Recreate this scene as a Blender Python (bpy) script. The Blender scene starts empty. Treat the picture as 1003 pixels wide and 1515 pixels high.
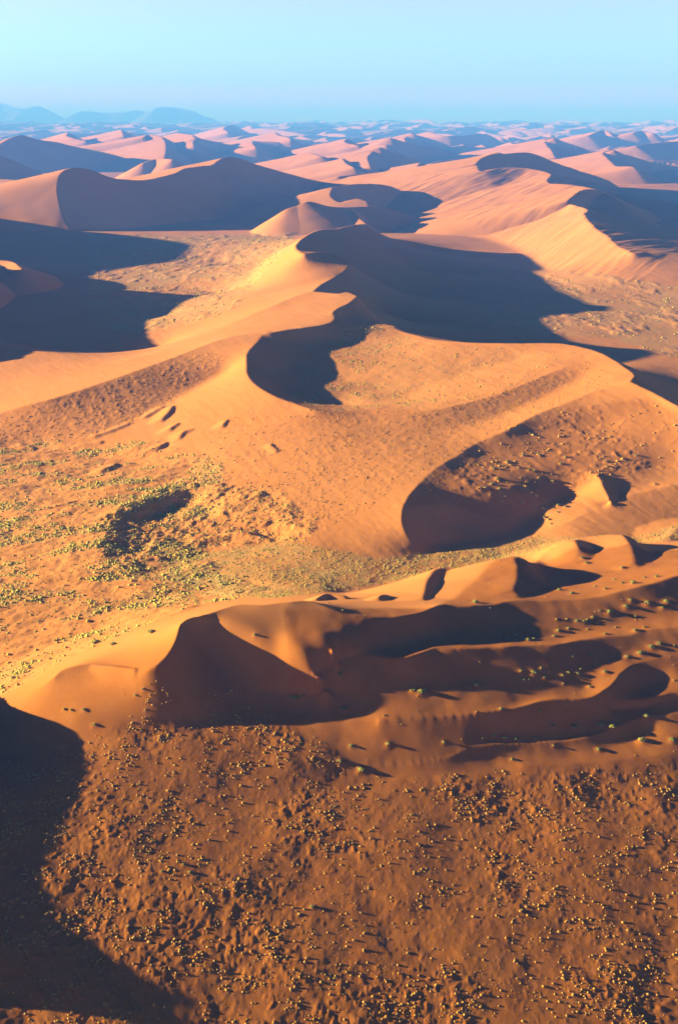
import bpy, math, random
import numpy as np
from math import radians, sin, cos, tan, atan, atan2, hypot

random.seed(7)
rng = np.random.default_rng(11)
F32 = np.float32

# ------------------------------------------------------------------ camera
W0, H0 = 1003.0, 1515.0
FOC = 1683.0                       # focal length in photo pixels (40 mm on a 36 mm tall frame)
CAM_H = 350.0                      # metres above the valley floor
PITCH = atan((757.5 - 178.0) / FOC)
SP, CP = sin(PITCH), cos(PITCH)
SUN_EL, SUN_AZ = radians(9.6), radians(8.0)     # low sun on the left, a little ahead of the camera

def ray(px, py):
    u, v = (px - 501.5) / FOC, (py - 757.5) / FOC
    return u, CP - v * SP, -SP - v * CP           # per unit depth: x, y, z

def at(px, py, z):
    x, y, dz = ray(px, py)
    t = (z - CAM_H) / dz
    return (x * t, y * t, z)

def at_y(px, py, Y):
    x, y, dz = ray(px, py)
    t = Y / y
    return (x * t, Y, CAM_H + dz * t)

def project(x, y, z):
    d = y * CP - (z - CAM_H) * SP
    w = y * SP + (z - CAM_H) * CP
    d = np.maximum(d, 1e-3)
    return 501.5 + FOC * x / d, 757.5 - FOC * w / d

# ------------------------------------------------------------------ polar grid of the terrain
def rows():
    r, out = 70.0, []
    knots = [(70, .012), (330, .0045), (400, .0017), (700, .0015), (1000, .0013), (5000, .0013), (9000, .0018), (20000, .0028), (95000, .006)]
    lk, dk = np.log([k[0] for k in knots]), np.log([k[1] for k in knots])
    while r < 95000:
        out.append(r)
        r *= math.exp(math.exp(np.interp(math.log(r), lk, dk)))
    return np.array(out)

def cols():
    d0 = .00095
    half = list(np.arange(d0 / 2, radians(18.6), d0))
    d, t = d0, half[-1]
    while t < radians(72):
        d = min(d * 1.045, .02)
        t += d
        half.append(t)
    h = np.array(half)
    return np.concatenate([-h[::-1], h])

R, TH = rows(), cols()
NR, NC = len(R), len(TH)
LR = np.log(R)
X = (R[:, None] * np.sin(TH)[None, :]).astype(F32)
Y = (R[:, None] * np.cos(TH)[None, :]).astype(F32)

def index_of(x, y):
    r, t = np.hypot(x, y), np.arctan2(x, y)
    return np.interp(np.log(r), LR, np.arange(NR)), np.interp(t, TH, np.arange(NC))

def spline(P, step):
    """Centripetal Catmull-Rom through 3-D points, sampled about every STEP metres (STEP may be a share of the range)."""
    P = [np.array(p, float) for p in P]
    if len(P) == 1:
        return np.array(P)
    Q = [2 * P[0] - P[1]] + P + [2 * P[-1] - P[-2]]
    out = []
    for k in range(len(P) - 1):
        p0, p1, p2, p3 = Q[k:k + 4]
        t0 = 0.0
        t1 = t0 + max(np.linalg.norm(p1 - p0), 1e-6) ** .5
        t2 = t1 + max(np.linalg.norm(p2 - p1), 1e-6) ** .5
        t3 = t2 + max(np.linalg.norm(p3 - p2), 1e-6) ** .5
        n = max(2, int(np.linalg.norm(p2 - p1) / (step * max(1e-6, np.hypot(p1[0], p1[1])))) + 1)
        t = np.linspace(t1, t2, n, endpoint=(k == len(P) - 2))[:, None]
        a1 = (t1 - t) / (t1 - t0) * p0 + (t - t0) / (t1 - t0) * p1
        a2 = (t2 - t) / (t2 - t1) * p1 + (t - t1) / (t2 - t1) * p2
        a3 = (t3 - t) / (t3 - t2) * p2 + (t - t2) / (t3 - t2) * p3
        b1 = (t2 - t) / (t2 - t0) * a1 + (t - t0) / (t2 - t0) * a2
        b2 = (t3 - t) / (t3 - t1) * a2 + (t - t1) / (t3 - t1) * a3
        out.append((t2 - t) / (t2 - t1) * b1 + (t - t1) / (t2 - t1) * b2)
    return np.concatenate(out)

# ------------------------------------------------------------------ noise
_tab = rng.random((256, 256)).astype(F32)
def vnoise(x, y, seed=0):
    x = x + seed * 17.31; y = y + seed * 9.77
    xi, yi = np.floor(x), np.floor(y)
    fx, fy = (x - xi).astype(F32), (y - yi).astype(F32)
    fx = fx * fx * fx * (fx * (fx * 6 - 15) + 10); fy = fy * fy * fy * (fy * (fy * 6 - 15) + 10)
    a, b = xi.astype(np.int64) & 255, yi.astype(np.int64) & 255
    a1, b1 = (a + 1) & 255, (b + 1) & 255
    return (_tab[a, b] * (1 - fx) + _tab[a1, b] * fx) * (1 - fy) + (_tab[a, b1] * (1 - fx) + _tab[a1, b1] * fx) * fy

def fbm(x, y, scale, octaves=3, seed=0, gain=.5):
    s, amp, tot = 0, 1.0, 0
    c, d = cos(.6), sin(.6)
    px, py = x / scale, y / scale
    for k in range(octaves):
        s = s + amp * (vnoise(px, py, seed + k) - .5); tot += amp
        px, py = (c * px - d * py) * 2.03, (d * px + c * py) * 2.03
        amp *= gain
    return s / tot * 2                                # about -1 .. 1

# ------------------------------------------------------------------ dune skeleton: crests, slopes and floors
CREASE, SOFT = [], []
STEEP = False                                       # the stepped face below the second lip falls away steeply
def drop(py): return float(np.interp(py, [1004, 1034, 1056, 1100, 1130, 1160], [0, -1.5, -4, -8.5, -10.5, -11.2])) if STEEP else 0.0
def crest(*pts): CREASE.append([at(p[0], p[1], p[2] + drop(p[1])) for p in pts])
def soft(*pts): SOFT.append([at(p[0], p[1], p[2] + drop(p[1])) for p in pts])
def crest_w(*pts): CREASE.append(list(pts))
def soft_w(*pts): SOFT.append(list(pts))
def zf(y): return 1.5 - .16 * (570 - y) - .0003 * max(0, 530 - y) ** 2               # the even fall of the nearest slope towards the camera
def near(py, pxs=(-260, -120, 0, 120, 250, 380, 500, 620, 750, 880, 1003, 1130, 1260)):
    x, y, d = ray(501.5, py)
    lo, hi = 300 / y, 640 / y
    for _ in range(50):                              # where this sight line meets the fall of the slope
        t = (lo + hi) / 2
        if CAM_H + d * t > zf(y * t): lo = t
        else: hi = t
    soft_w(*[((p - 501.5) / FOC * t, y * t, zf(y * t) - .02 * (p - 501.5) / FOC * t) for p in pxs])

# --- nearest dune: its winding crest
crest((-90, 1100, -4), (-45, 1075, 0), (0, 1050, 2), (40, 1027, 11), (78, 1004, 22), (90, 992, 25), (108, 986, 27), (140, 983, 28.5),
      (175, 988, 32), (205, 992, 35.5), (225, 988, 39), (245, 972, 43.5), (258, 952, 47.5), (264, 935, 49.5), (268, 922, 51),
      (280, 914, 52.5), (300, 910, 53), (330, 900, 53.5), (352, 894, 54), (385, 895, 54.5), (410, 892, 55), (430, 890, 55.5), (458, 889, 55), (485, 898, 53.5),
      (509, 907, 52), (533, 912, 51), (560, 914, 50), (590, 912, 49.3), (620, 907, 48.7), (637, 900, 48.2), (654, 894, 47.5), (680, 897, 46),
      (705, 896, 45), (730, 894, 44.3), (757, 888, 44), (800, 889, 43), (850, 887, 43), (880, 883, 44), (905, 878, 45), (939, 869, 47),
      (965, 862, 48), (1003, 851, 49), (1060, 838, 50), (1150, 825, 49))
# hollow under the winding crest
soft((290, 935, 44), (305, 960, 35), (320, 990, 27), (335, 1010, 23.5))
soft((320, 916, 51.8), (345, 923, 50.8), (367, 931, 49), (386, 945, 45.8), (406, 965, 40), (430, 985, 36), (456, 1005, 30.5), (488, 1021, 26))
soft((340, 962, 37), (358, 990, 29), (385, 1012, 24))
soft((425, 940, 49), (446, 966, 43.5), (463, 990, 36.5), (480, 1008, 30.5))
soft((470, 935, 50), (490, 955, 46.5), (497, 970, 41.5))
soft((515, 935, 48.5), (520, 955, 43.5))
soft((540, 935, 46.5), (545, 950, 42.5))
STEEP = True
# foot of its front faces
soft((-60, 1150, 2), (20, 1118, 8), (100, 1095, 14), (170, 1080, 18), (250, 1072, 18.5), (330, 1058, 18.5))
soft((110, 1060, 18.5), (180, 1055, 21), (250, 1038, 25.5), (300, 1035, 23.6))
crest((338, 1021, 22.6), (390, 1024, 22), (440, 1027, 22.4), (500, 1027, 23.4), (540, 1024, 25.2))
soft((345, 1040, 19.5), (440, 1046, 19), (540, 1044, 21.5))
# second terrace with a bright lip, the trough behind it and its foot
crest((470, 1000, 31.5), (505, 978, 36), (539, 968, 38.5), (575, 972, 38.5), (599, 972, 39), (620, 967, 39.3), (643, 958, 39.5), (664, 960, 39.3), (700, 959, 39),
      (745, 957, 38.5), (790, 954, 38), (820, 954, 37.6), (850, 948, 37.4), (895, 942, 37), (933, 939, 37), (950, 933, 37.5), (1003, 927, 38.5), (1080, 918, 40))
soft((545, 960, 37.5), (600, 963, 37.6), (640, 951, 37.6), (700, 952, 36.7), (790, 947, 34.8), (830, 945, 34.2), (870, 932, 34.6), (920, 922, 35.5), (1003, 910, 37.5))
soft((600, 945, 39.5), (660, 935, 39), (720, 930, 38), (790, 928, 36.5), (850, 924, 36))
soft((560, 1012, 28), (640, 1009, 27.5), (700, 1007, 27), (760, 1012, 26), (830, 1003, 26.5), (880, 985, 28.5), (930, 968, 31), (1003, 955, 33.5))
# third lip
crest((560, 1066, 21.8), (640, 1060, 22.8), (700, 1056, 23.3), (760, 1048, 23.9), (800, 1037, 24.5), (825, 1034, 24.5), (867, 1034, 24.1), (891, 1022, 25.4), (909, 1007, 27),
      (921, 992, 28.8), (954, 977, 30.2), (1003, 971, 31.2), (1080, 962, 32))
soft((760, 1041, 22.5), (825, 1026, 23.1), (880, 1017, 23.6))
soft((640, 1078, 20.2), (700, 1074, 20.2), (760, 1066, 20.6), (800, 1057, 20.9), (840, 1053, 20.9), (895, 1047, 20.3))
soft((930, 1030, 20.6), (955, 1020, 21.5), (985, 1000, 24.6))
crest((900, 1040, 21), (925, 1037, 21.4), (951, 1034, 21.8), (975, 1029, 22.4), (1003, 1024, 23), (1080, 1015, 24))
soft((905, 1052, 18), (951, 1048, 18.4), (1003, 1038, 19.6))
# fourth lip
crest((500, 1138, 12), (560, 1133, 13), (620, 1127, 14), (660, 1120, 15), (690, 1108, 16.4), (725, 1101, 16.6), (780, 1099, 16), (850, 1093, 16.2), (895, 1082, 17), (940, 1064, 18.4), (1003, 1054, 19.3), (1080, 1046, 20))
soft((712, 1096, 15.4), (780, 1091, 15.2), (850, 1086, 15.4), (895, 1074, 16.2))
soft((500, 1152, 10), (560, 1148, 10.6), (660, 1138, 11.8), (720, 1121, 13.2), (780, 1118, 13), (850, 1112, 13.2), (900, 1101, 13.8), (960, 1080, 15.2))
crest((770, 1134, 12.8), (830, 1131, 13), (870, 1128, 13.2), (940, 1120, 13.8), (1003, 1112, 14.6), (1080, 1105, 15))
for py in (1180, 1250, 1330, 1420, 1515, 1640):
    near(py)
soft_w((-500, 100, -70), (0, 100, -70), (500, 100, -70))

STEEP = False
# --- valley floor between the nearest dune and the big one
def tilt(a): return float(np.interp(a, [-250, 0, 430, 600, 800], [-24, -12, 7, 6, 0]))     # the plain leans a little towards the sun
for row in ([(-200, 1040), (-80, 1010), (0, 985), (80, 950), (150, 935)], [(-250, 900), (0, 900), (120, 900), (230, 885), (330, 872), (430, 866)],
            [(-250, 800), (0, 800), (100, 800)], [(-250, 720), (0, 720), (90, 722)], [(260, 850), (420, 845), (560, 850), (640, 846), (720, 832), (800, 815)]):
    soft(*[(a, b, tilt(a)) for a, b in row])
soft((500, 880, 6), (560, 872, 5), (620, 862, 5), (680, 846, 4))
soft((900, 806, 2), (1003, 795, 3), (1100, 785, 3))
soft((840, 865, 28), (900, 850, 28), (960, 836, 30), (1003, 826, 31), (1100, 810, 33))
soft((700, 880, 34), (640, 892, 42))
# hollow full of shrubs
soft((262, 728, 3.5), (225, 740, 2.5), (180, 752, 1.5), (158, 772, -1), (150, 800, -1.5), (165, 828, -2), (220, 842, -2))
soft((290, 742, -3), (245, 758, -8), (215, 778, -4.6), (205, 798, -5), (225, 814, -5.4), (255, 822, -5), (290, 816, -6), (330, 802, -4))
soft((330, 788, -3), (370, 792, -2.5), (410, 798, -2))
# --- foot of the big dune's near flank
soft((0, 661, -9), (60, 660, -6), (150, 675, -2), (230, 690, 3), (300, 715, 6), (380, 750, 8), (440, 780, 7), (500, 806, 6), (560, 823, 5), (600, 824, 3.5), (627, 820, 2), (700, 806, 0), (790, 792, 0))
# --- left arm of the big dune
crest((-160, 672, -16), (-80, 640, -2), (0, 612, 14), (75, 590, 28), (150, 567, 38), (240, 535, 51), (300, 512, 60), (340, 499, 65), (391, 491, 70))
soft((0, 655, -5), (60, 652, -1), (140, 643, 6), (200, 620, 15.5), (245, 599, 24), (300, 568, 36), (340, 548, 46))
crest((-120, 498, 16), (0, 512, 19), (60, 520, 21), (130, 525, 24), (200, 522, 28), (225, 519, 30), (260, 509, 36))
crest((260, 509, 36), (330, 485, 48), (370, 467, 58), (400, 455, 65), (440, 436, 76), (460, 431, 80), (490, 433, 81), (502, 436.5, 81.5), (513, 432, 83), (530, 438, 82))
# --- rim of the hanging bowl
crest((530, 438, 82), (516, 448, 79), (501, 455, 77), (493, 463, 75), (495, 470, 73), (490, 476, 72), (481, 480, 71.5), (460, 484, 71), (430, 488, 70.5), (398, 493, 70.5), (391, 491, 70),
      (385, 500, 68), (376, 511, 66), (366, 522, 63), (364, 538, 59), (367, 556, 55.5), (379, 570, 53), (409, 587, 50.5), (439, 597, 49), (466, 606, 48), (490, 608, 47), (534, 608, 46))
crest((534, 608, 46), (579, 608, 47.5), (640, 606, 50), (700, 594, 53.5), (740, 582, 57.5), (800, 557, 65), (840, 540, 70.5), (868, 527, 74.5))
soft((500, 640, 37), (560, 640, 37.5), (640, 638, 39.5), (720, 622, 44.5), (800, 590, 54.5), (860, 558, 65))
crest((506, 475, 61), (531, 474, 61.5), (561, 478, 61.5), (579, 482, 62), (594, 490, 62), (618, 497, 63), (640, 503, 64), (690, 507, 68), (760, 508, 72), (830, 508, 75.5), (870, 516, 77.5),
      (895, 525, 78), (920, 540, 77.5), (938, 555, 76), (931, 565, 75))
soft((425, 545, 42), (440, 558, 40.5), (480, 552, 40), (520, 565, 39), (560, 575, 40))
soft((410, 577, 39), (460, 594, 36), (520, 601, 36))
soft((440, 512, 53), (480, 510, 53), (520, 505, 54.5), (570, 510, 55))
soft((600, 588, 42), (650, 566, 47), (710, 545, 56.5), (770, 530, 64))
# --- crescent crest at its right end
crest((931, 565, 75), (909, 570, 71), (879, 579, 66), (844, 594, 60), (790, 615, 52), (745, 638.5, 44.5), (710, 652, 39), (680, 671, 34), (650, 689, 30.5), (626, 709, 27), (605, 733, 23), (596, 751, 20),
      (594, 766, 17.3), (597, 781, 13.8), (605, 796, 9.5), (617, 810, 5), (627, 818.6, 1.5))
soft((640, 812, -4), (680, 806, -4.5), (730, 795, -4.5), (770, 783, -4), (785, 768, -2.5))
def slip(pts, dpy, slope):
    out = []
    for px, py, z in pts:                            # where a face falling at SLOPE from the crest meets a sight line DPY lower
        rc = at(px, py, z)[1]; u, v, w_ = ray(px, py + dpy); T = -w_ / v
        zz = (z - slope * rc + slope * CAM_H / T) / (1 + slope / T)
        out.append((px, py + dpy, min(zz, z - .3)))
    soft(*out)
soft((815, 616, 51.5), (870, 606, 56.5), (910, 598, 61.5))
soft((765, 641, 42), (800, 638, 42.5), (850, 633, 44.7), (905, 626, 48.5))
soft((702, 671, 31.3), (740, 673, 30.8), (800, 672, 31.6), (870, 666, 34.5))
slip([(960, 578, 72), (1003, 600, 66), (1070, 632, 57)], 16, .4)
soft((655, 711, 24.8), (680, 716, 24.6), (710, 720, 23.4), (740, 724, 21.5), (800, 726, 19))
soft((674, 691, 27.3), (745, 693, 26.8), (820, 690, 27.8))
soft((665, 780, 0), (700, 777, 1), (745, 774, 2.5))
# right wall of that bowl, its spur and the low ridge in front of it
crest((931, 565, 75), (960, 578, 72), (1003, 600, 66), (1070, 632, 57), (1160, 672, 44))
soft((815, 745, 5), (850, 730, 12), (878, 712, 22))
soft((925, 690, 28.5), (918, 705, 23))
crest((882, 700, 27.5), (887, 708, 25.3), (892, 720, 22), (899, 733, 18.8), (904, 742, 17))
soft((912, 722, 18), (914, 736, 15.8), (940, 722, 19), (1003, 706, 24))
crest((798, 788, 1), (820, 780, 4), (843, 771, 7), (879, 753, 11.5), (909, 741, 15), (927, 733, 17), (957, 726, 19.5), (1003, 716, 23), (1080, 702, 27), (1180, 690, 27))
soft((960, 690, 27), (1003, 680, 31))
# far side of the big dune
def behind(pts, dx, dy, z): soft_w(*[(p[0] + dx, p[1] + dy, z) for p in pts])
behind([at(-120, 498, 16), at(0, 512, 19), at(60, 520, 21), at(130, 525, 24), at(200, 522, 28), at(240, 515, 32)], -20, 130, 0)
behind([at(620, 497, 63), at(690, 507, 68), at(760, 508, 72), at(830, 508, 75.5), at(880, 516, 77)], 60, 260, 0)
behind([at(501, 455, 77), at(506, 475, 61), at(560, 478, 61)], 90, 120, 6)
soft((1003, 575, 20), (1003, 557, 2), (1080, 568, 0))
behind([at(938, 555, 76), at(1003, 600, 66), at(1070, 632, 57)], 170, 300, 0)

# --- basins behind
soft((-200, 470, 0), (0, 470, 0), (120, 480, 0), (240, 470, 0))
soft((-200, 430, 0), (0, 430, 0), (200, 425, 0), (290, 430, 0), (340, 440, 2))
soft((-200, 390, 0), (60, 392, 0), (180, 390, 0), (300, 385, 0), (350, 395, 2))
soft((60, 362, 0), (200, 358, 0), (330, 352, 0), (430, 352, 0))
soft((560, 470, 0), (640, 482, 0), (760, 492, 0), (880, 492, 0), (1003, 520, 0), (1100, 540, 0))
soft((560, 440, 0), (700, 445, 0), (820, 450, 0), (950, 460, 0), (1003, 462, 0), (1100, 470, 0))
soft((600, 405, 0), (700, 408, 0), (800, 412, 0), (860, 432, 2), (1003, 440, 3))
soft((610, 375, 0), (700, 380, 0), (760, 388, 0))
# --- second ridge behind the bowl
crest((462, 431, 76), (478, 419, 70), (500, 407, 70), (511, 399, 76), (518, 390, 82), (505, 381, 90), (485, 374, 96), (470, 373, 99), (452, 376, 100), (445, 374, 101), (437, 367, 102), (440, 359, 100),
      (447, 352, 98), (457, 346, 96), (475, 340, 93), (495, 339, 91), (510, 335, 88), (530, 331.5, 82), (541, 331, 77))
soft((370, 432, 36), (372, 410, 30), (385, 390, 28), (405, 372, 28))
# --- right ridge behind the basin
crest((1100, 388, 40), (1040, 380, 46), (992, 374, 50), (967, 374, 52), (937, 375, 55), (925, 370, 57), (910, 361, 61), (900, 351, 66), (887, 342, 71), (875, 332, 78), (866, 321, 85), (863, 314, 90), (869, 311, 92), (860, 306, 93), (847, 303, 95), (839, 298, 98))
soft((682, 328, 8), (715, 327, 18), (750, 326, 32), (800, 324.5, 52), (830, 319, 68), (864, 313, 90))
soft((672, 333, 0), (700, 348, 1), (750, 363, 2), (780, 378, 2), (815, 402, 2))
soft((990, 340, 0), (1060, 345, 0), (1150, 350, 0))

# ------------------------------------------------------------------ solve the surface between the skeleton's lines
def rasterise():
    s, n, cr = np.zeros((NR, NC)), np.zeros((NR, NC)), np.zeros((NR, NC), bool)
    for lines, is_crease in ((SOFT, False), (CREASE, True)):
        for L in lines:
            P = spline(L, .0004)
            i, j = index_of(P[:, 0], P[:, 1])
            i, j = np.rint(i).astype(int), np.rint(j).astype(int)
            if is_crease:                       # a crest outranks a slope line in the same cell
                fresh = ~cr[i, j]
                s[i[fresh], j[fresh]] = 0; n[i[fresh], j[fresh]] = 0
                cr[i, j] = True
                np.add.at(s, (i, j), P[:, 2]); np.add.at(n, (i, j), 1)
            else:
                np.add.at(s, (i, j), P[:, 2]); np.add.at(n, (i, j), 1)
    return s, n, cr

def solve():
    s, n, cr = rasterise()
    dr = np.gradient(LR)[:, None]; dt = np.gradient(TH)[None, :]
    levels = []
    val, cnt = s, n
    rr = R.copy()
    dr_, dt_ = dr, dt
    while True:
        levels.append((np.where(cnt > 0, val / np.maximum(cnt, 1e-9), 0).astype(F32), cnt > 0, dr_, dt_, rr))
        if min(val.shape) < 24: break
        a, b = val.shape
        a2, b2 = (a + 1) // 2, (b + 1) // 2
        def down(q):
            q = np.pad(q, ((0, a2 * 2 - a), (0, b2 * 2 - b)))
            return q.reshape(a2, 2, b2, 2).sum((1, 3))
        val, cnt = down(val), down(cnt)
        dr_ = np.pad(dr_, ((0, a2 * 2 - a), (0, 0)), mode='edge').reshape(a2, 2, 1).sum(1)
        dt_ = np.pad(dt_, ((0, 0), (0, b2 * 2 - b)), mode='edge').reshape(1, b2, 2).sum(2)
        rr = np.pad(rr, (0, a2 * 2 - a), mode='edge').reshape(a2, 2).mean(1)
    z = None
    for lev in range(len(levels) - 1, -1, -1):
        v, m, dr_, dt_, rr = levels[lev]
        a, b = v.shape
        if z is None:
            z = np.where(m, v, 0).astype(F32)
        else:
            z = np.repeat(np.repeat(z, 2, 0), 2, 1)[:a, :b].astype(F32)
        z[m] = v[m]
        w = ((dr_ / dt_) ** 2).astype(F32)
        Ls = np.interp(rr, [700, 1300, 2500, 5000], [1e4, 1500, 500, 500])[:, None]
        lam = ((dr_ * rr[:, None] / Ls) ** 2).astype(F32)
        den = 1 / (2 * w + 2 + lam)
        for _ in range(220 if lev > 2 else (90 if lev > 0 else 40)):
            p = np.pad(z, 1, mode='edge')
            z = (w * (p[1:-1, :-2] + p[1:-1, 2:]) + p[:-2, 1:-1] + p[2:, 1:-1]) * den
            z[m] = v[m]
    return z, cr

Z, CR = solve()

def blur(q, n, mask=None):
    for _ in range(n):
        p = np.pad(q, 1, mode='edge')
        a = (p[1:-1, :-2] + p[1:-1, 2:] + p[:-2, 1:-1] + p[2:, 1:-1]) * F32(.25)
        q = q + (a - q) * (F32(.8) if mask is None else mask * F32(.8))
    return q

keep = np.clip(blur(CR.astype(F32), 10) * 9, 0, 1)         # round everything but the crests
Z = blur(Z, 60, 1 - keep)
Z = blur(Z, 2)

# ------------------------------------------------------------------ dunes added as ridges: z = max(z, crest - fall)
def cone(x, y, z, sl, sr, sf, sb, add=None):
    reach = z / max(min(sl, sr, sf, sb), .05) if add is None else z / max(min(sl, sr, sf, sb), .02)
    r, t = hypot(x, y), atan2(x, y)
    i0, i1 = np.searchsorted(R, max(R[0], r - reach)), np.searchsorted(R, r + reach) + 1
    da = min(1.2, reach / r)
    j0, j1 = np.searchsorted(TH, t - da), np.searchsorted(TH, t + da) + 1
    i0, j0, i1, j1 = max(i0, 0), max(j0, 0), min(i1, NR), min(j1, NC)
    if i1 - i0 < 1 or j1 - j0 < 1: return
    dx, dy = X[i0:i1, j0:j1] - F32(x), Y[i0:i1, j0:j1] - F32(y)
    g = np.sqrt((np.where(dx > 0, F32(sr), F32(sl)) * dx) ** 2 + (np.where(dy > 0, F32(sb), F32(sf)) * dy) ** 2)
    if add is None:
        np.maximum(Z[i0:i1, j0:j1], F32(z) - g, out=Z[i0:i1, j0:j1])
    else:
        np.maximum(add[i0:i1, j0:j1], F32(z) - g, out=add[i0:i1, j0:j1])

def ridge(pts, sl=.17, sr=.62, sf=.55, sb=.2, step=.002):
    for x, y, z in spline(pts, step):
        cone(x, y, z, sl, sr, sf, sb)

def bumps(px_pts, hs, sl, sr, sf, sb, step=.0015):
    """A small dune riding on the slope: polyline given as points of the surface, with its own height above it."""
    add = np.zeros_like(Z)
    P = spline([(p[0], p[1], h) for p, h in zip(px_pts, hs)], step)
    for x, y, h in P:
        cone(x, y, max(h, .01), sl, sr, sf, sb, add)
    return add

# dunes standing just outside the left edge, whose shadows reach in
ridge([(-262, 628, 11), (-252, 612, 25), (-250, 592, 24), (-250, 560, 19), (-262, 510, 12), (-250, 470, 5), (-236, 440, 3), (-232, 405, -3), (-228, 380, -6), (-222, 330, -14), (-222, 280, -24)], .3, .62, .5, .5, .0015)
ridge([(-720, 1700, 62), (-740, 1850, 84), (-770, 2010, 92), (-800, 2150, 88), (-850, 2330, 112), (-900, 2440, 118), (-980, 2560, 88), (-1040, 2800, 82), (-1140, 3100, 120), (-1240, 3350, 150), (-1330, 3600, 152), (-1500, 3900, 130)], .25, .62, .6, .4, .002)
ridge([at(-50, 384, 48), at(-10, 383, 47), at(15, 386, 45), at(33, 397, 42)], .3, .5, .35, .3)

def yy(pts): return [at_y(*p) for p in pts]
# big dune far left with the dark slip face
ridge(yy([(108, 344, 3850), (97, 328, 3900), (88, 300, 3990), (85, 275, 4080), (90, 259, 4140), (107, 250, 4200), (130, 250, 4260), (165, 262, 4300), (190, 265, 4360), (219, 266, 4430), (254, 257, 4560), (274, 247, 4700),
           (299, 244, 4830), (314, 242, 4920), (331, 232, 5020), (349, 232, 5100), (379, 242, 5200), (430, 257, 5400), (480, 270, 5600), (520, 278, 5800)]), .2, .62, .6, .2, .0015)
ridge(yy([(331, 232, 5030), (325, 237, 4990), (318, 241, 4930)]), .2, .6, .5, .3, .0015)
# dim pointed dune in the middle and the lit one behind it
ridge(yy([(381, 343, 3870), (418, 312, 3900), (440, 304, 3940), (456, 298, 3980), (480, 304, 4020), (500, 307, 4060), (540, 306, 4150), (575, 309, 4230), (600, 317, 4240), (660, 332, 4080)]), .6, .3, .32, .45, .001)
ridge(yy([(522, 310, 4000), (530, 321, 3900), (541, 331, 3820)]), .25, .6, .3, .5)
ridge(yy([(492, 276, 4550), (488, 286, 4480), (492, 293, 4430), (505, 299, 4380), (530, 294, 4400), (542, 297, 4380)]), .22, .6, .35, .3)
ridge(yy([(492, 276, 4560), (520, 272, 4650), (550, 271, 4750), (570, 273, 4800), (600, 283, 4850), (640, 298, 4900)]), .3, .6, .55, .3)
# lit dunes on the right, two dark folds
ridge(yy([(905, 290, 4000), (880, 279, 4300), (855, 274, 4500), (815, 271, 4650), (809, 266, 4750), (813, 255, 5000), (781, 249, 5150), (750, 248, 5150), (713, 253, 5050), (706, 246, 5250)]), .16, .62, .2, .5, .002)
ridge(yy([(704, 244, 5300), (712, 235, 5450), (732, 227, 5600), (750, 227, 5700), (782, 226, 5900), (800, 232, 5980), (817, 240, 6050), (850, 251, 6200), (900, 267, 6400)]), .16, .62, .6, .25, .002)
ridge(yy([(500, 262, 5600), (560, 255, 6000), (620, 252, 6200), (660, 244, 6300), (700, 234, 6300), (735, 226, 6250)]), .2, .3, .2, .3)
ridge(yy([(839, 298, 3800), (847, 290, 3900), (857, 283, 3980), (875, 280, 4080), (892, 282, 4150), (912, 292, 4200), (960, 312, 4300)]), .2, .62, .6, .3, .0015)

# far left
ridge(yy([(-30, 226, 8500), (0, 211, 8600), (17, 203, 8700), (31, 199, 8780), (37, 200, 8800), (57, 206, 8880), (87, 210, 9000), (100, 213, 9060), (132, 220, 9200), (160, 226, 9350), (212, 240, 9600)]), .3, .55, .52, .3, .002)
ridge(yy([(-40, 226, 6600), (0, 231, 6700), (30, 243, 6800), (52, 255, 6900)]), .3, .5, .5, .3, .002)
ridge(yy([(-30, 264, 5400), (25, 267, 5300), (60, 272, 5100)]), .15, .2, .2, .2)
ridge(yy([(212, 240, 7600), (232, 234, 7700), (255, 235, 7600)]), .5, .5, .5, .3)
ridge(yy([(101, 196, 14000), (104, 203, 12500), (128, 208, 12200)]), .25, .5, .4, .3)
ridge(yy([(180, 192, 15000), (184, 201, 13000)]), .2, .5, .4, .3)
ridge(yy([(213, 203, 11000), (220, 199, 11300), (235, 200, 11200), (243, 207, 10800), (246, 220, 9700), (243, 236, 8700)]), .17, .5, .4, .25)
ridge(yy([(262, 197, 13000), (285, 200, 12200), (286, 209, 11000), (287, 217, 10200)]), .2, .5, .4, .3)
ridge(yy([(290, 203, 11000), (340, 214, 11200), (395, 226, 11600)]), .3, .6, .5, .3)
ridge(yy([(345, 186, 22000), (332, 189, 20500), (338, 195, 18000)]), .25, .5, .4, .3)
ridge(yy([(375, 208, 12500), (374, 212, 11500), (379, 219, 10400)]), .2, .5, .4, .3)
ridge(yy([(380, 209, 12200), (412, 210, 12200)]), .3, .6, .5, .3)
ridge(yy([(407, 195, 15500), (412, 199, 14500), (428, 203, 13600), (430, 208, 12600)]), .2, .5, .4, .3)
# far middle
ridge(yy([(560, 219, 8600), (550, 226, 8200), (544, 233, 7800), (546, 240, 7400), (548, 246, 7100)]), .17, .55, .4, .3)
ridge(yy([(562, 219, 8300), (585, 226, 8400), (620, 237, 8700)]), .2, .6, .5, .3)
ridge(yy([(575, 203, 12000), (569, 210, 11000), (572, 216, 10200)]), .17, .5, .4, .3)
ridge(yy([(578, 204, 10500), (620, 216, 10800), (684, 231, 11200)]), .3, .6, .5, .3)
ridge(yy([(610, 197, 14500), (599, 203, 13000), (600, 208, 12200)]), .2, .5, .4, .3)
ridge(yy([(612, 197, 13500), (640, 205, 14000), (655, 211, 14500)]), .2, .5, .4, .3)
ridge(yy([(634, 194, 16500), (660, 200, 15500), (720, 197, 16500)]), .2, .5, .4, .3)
ridge(yy([(513, 205, 11500), (513, 211, 10700), (530, 214, 10500)]), .2, .5, .4, .3)
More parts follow.
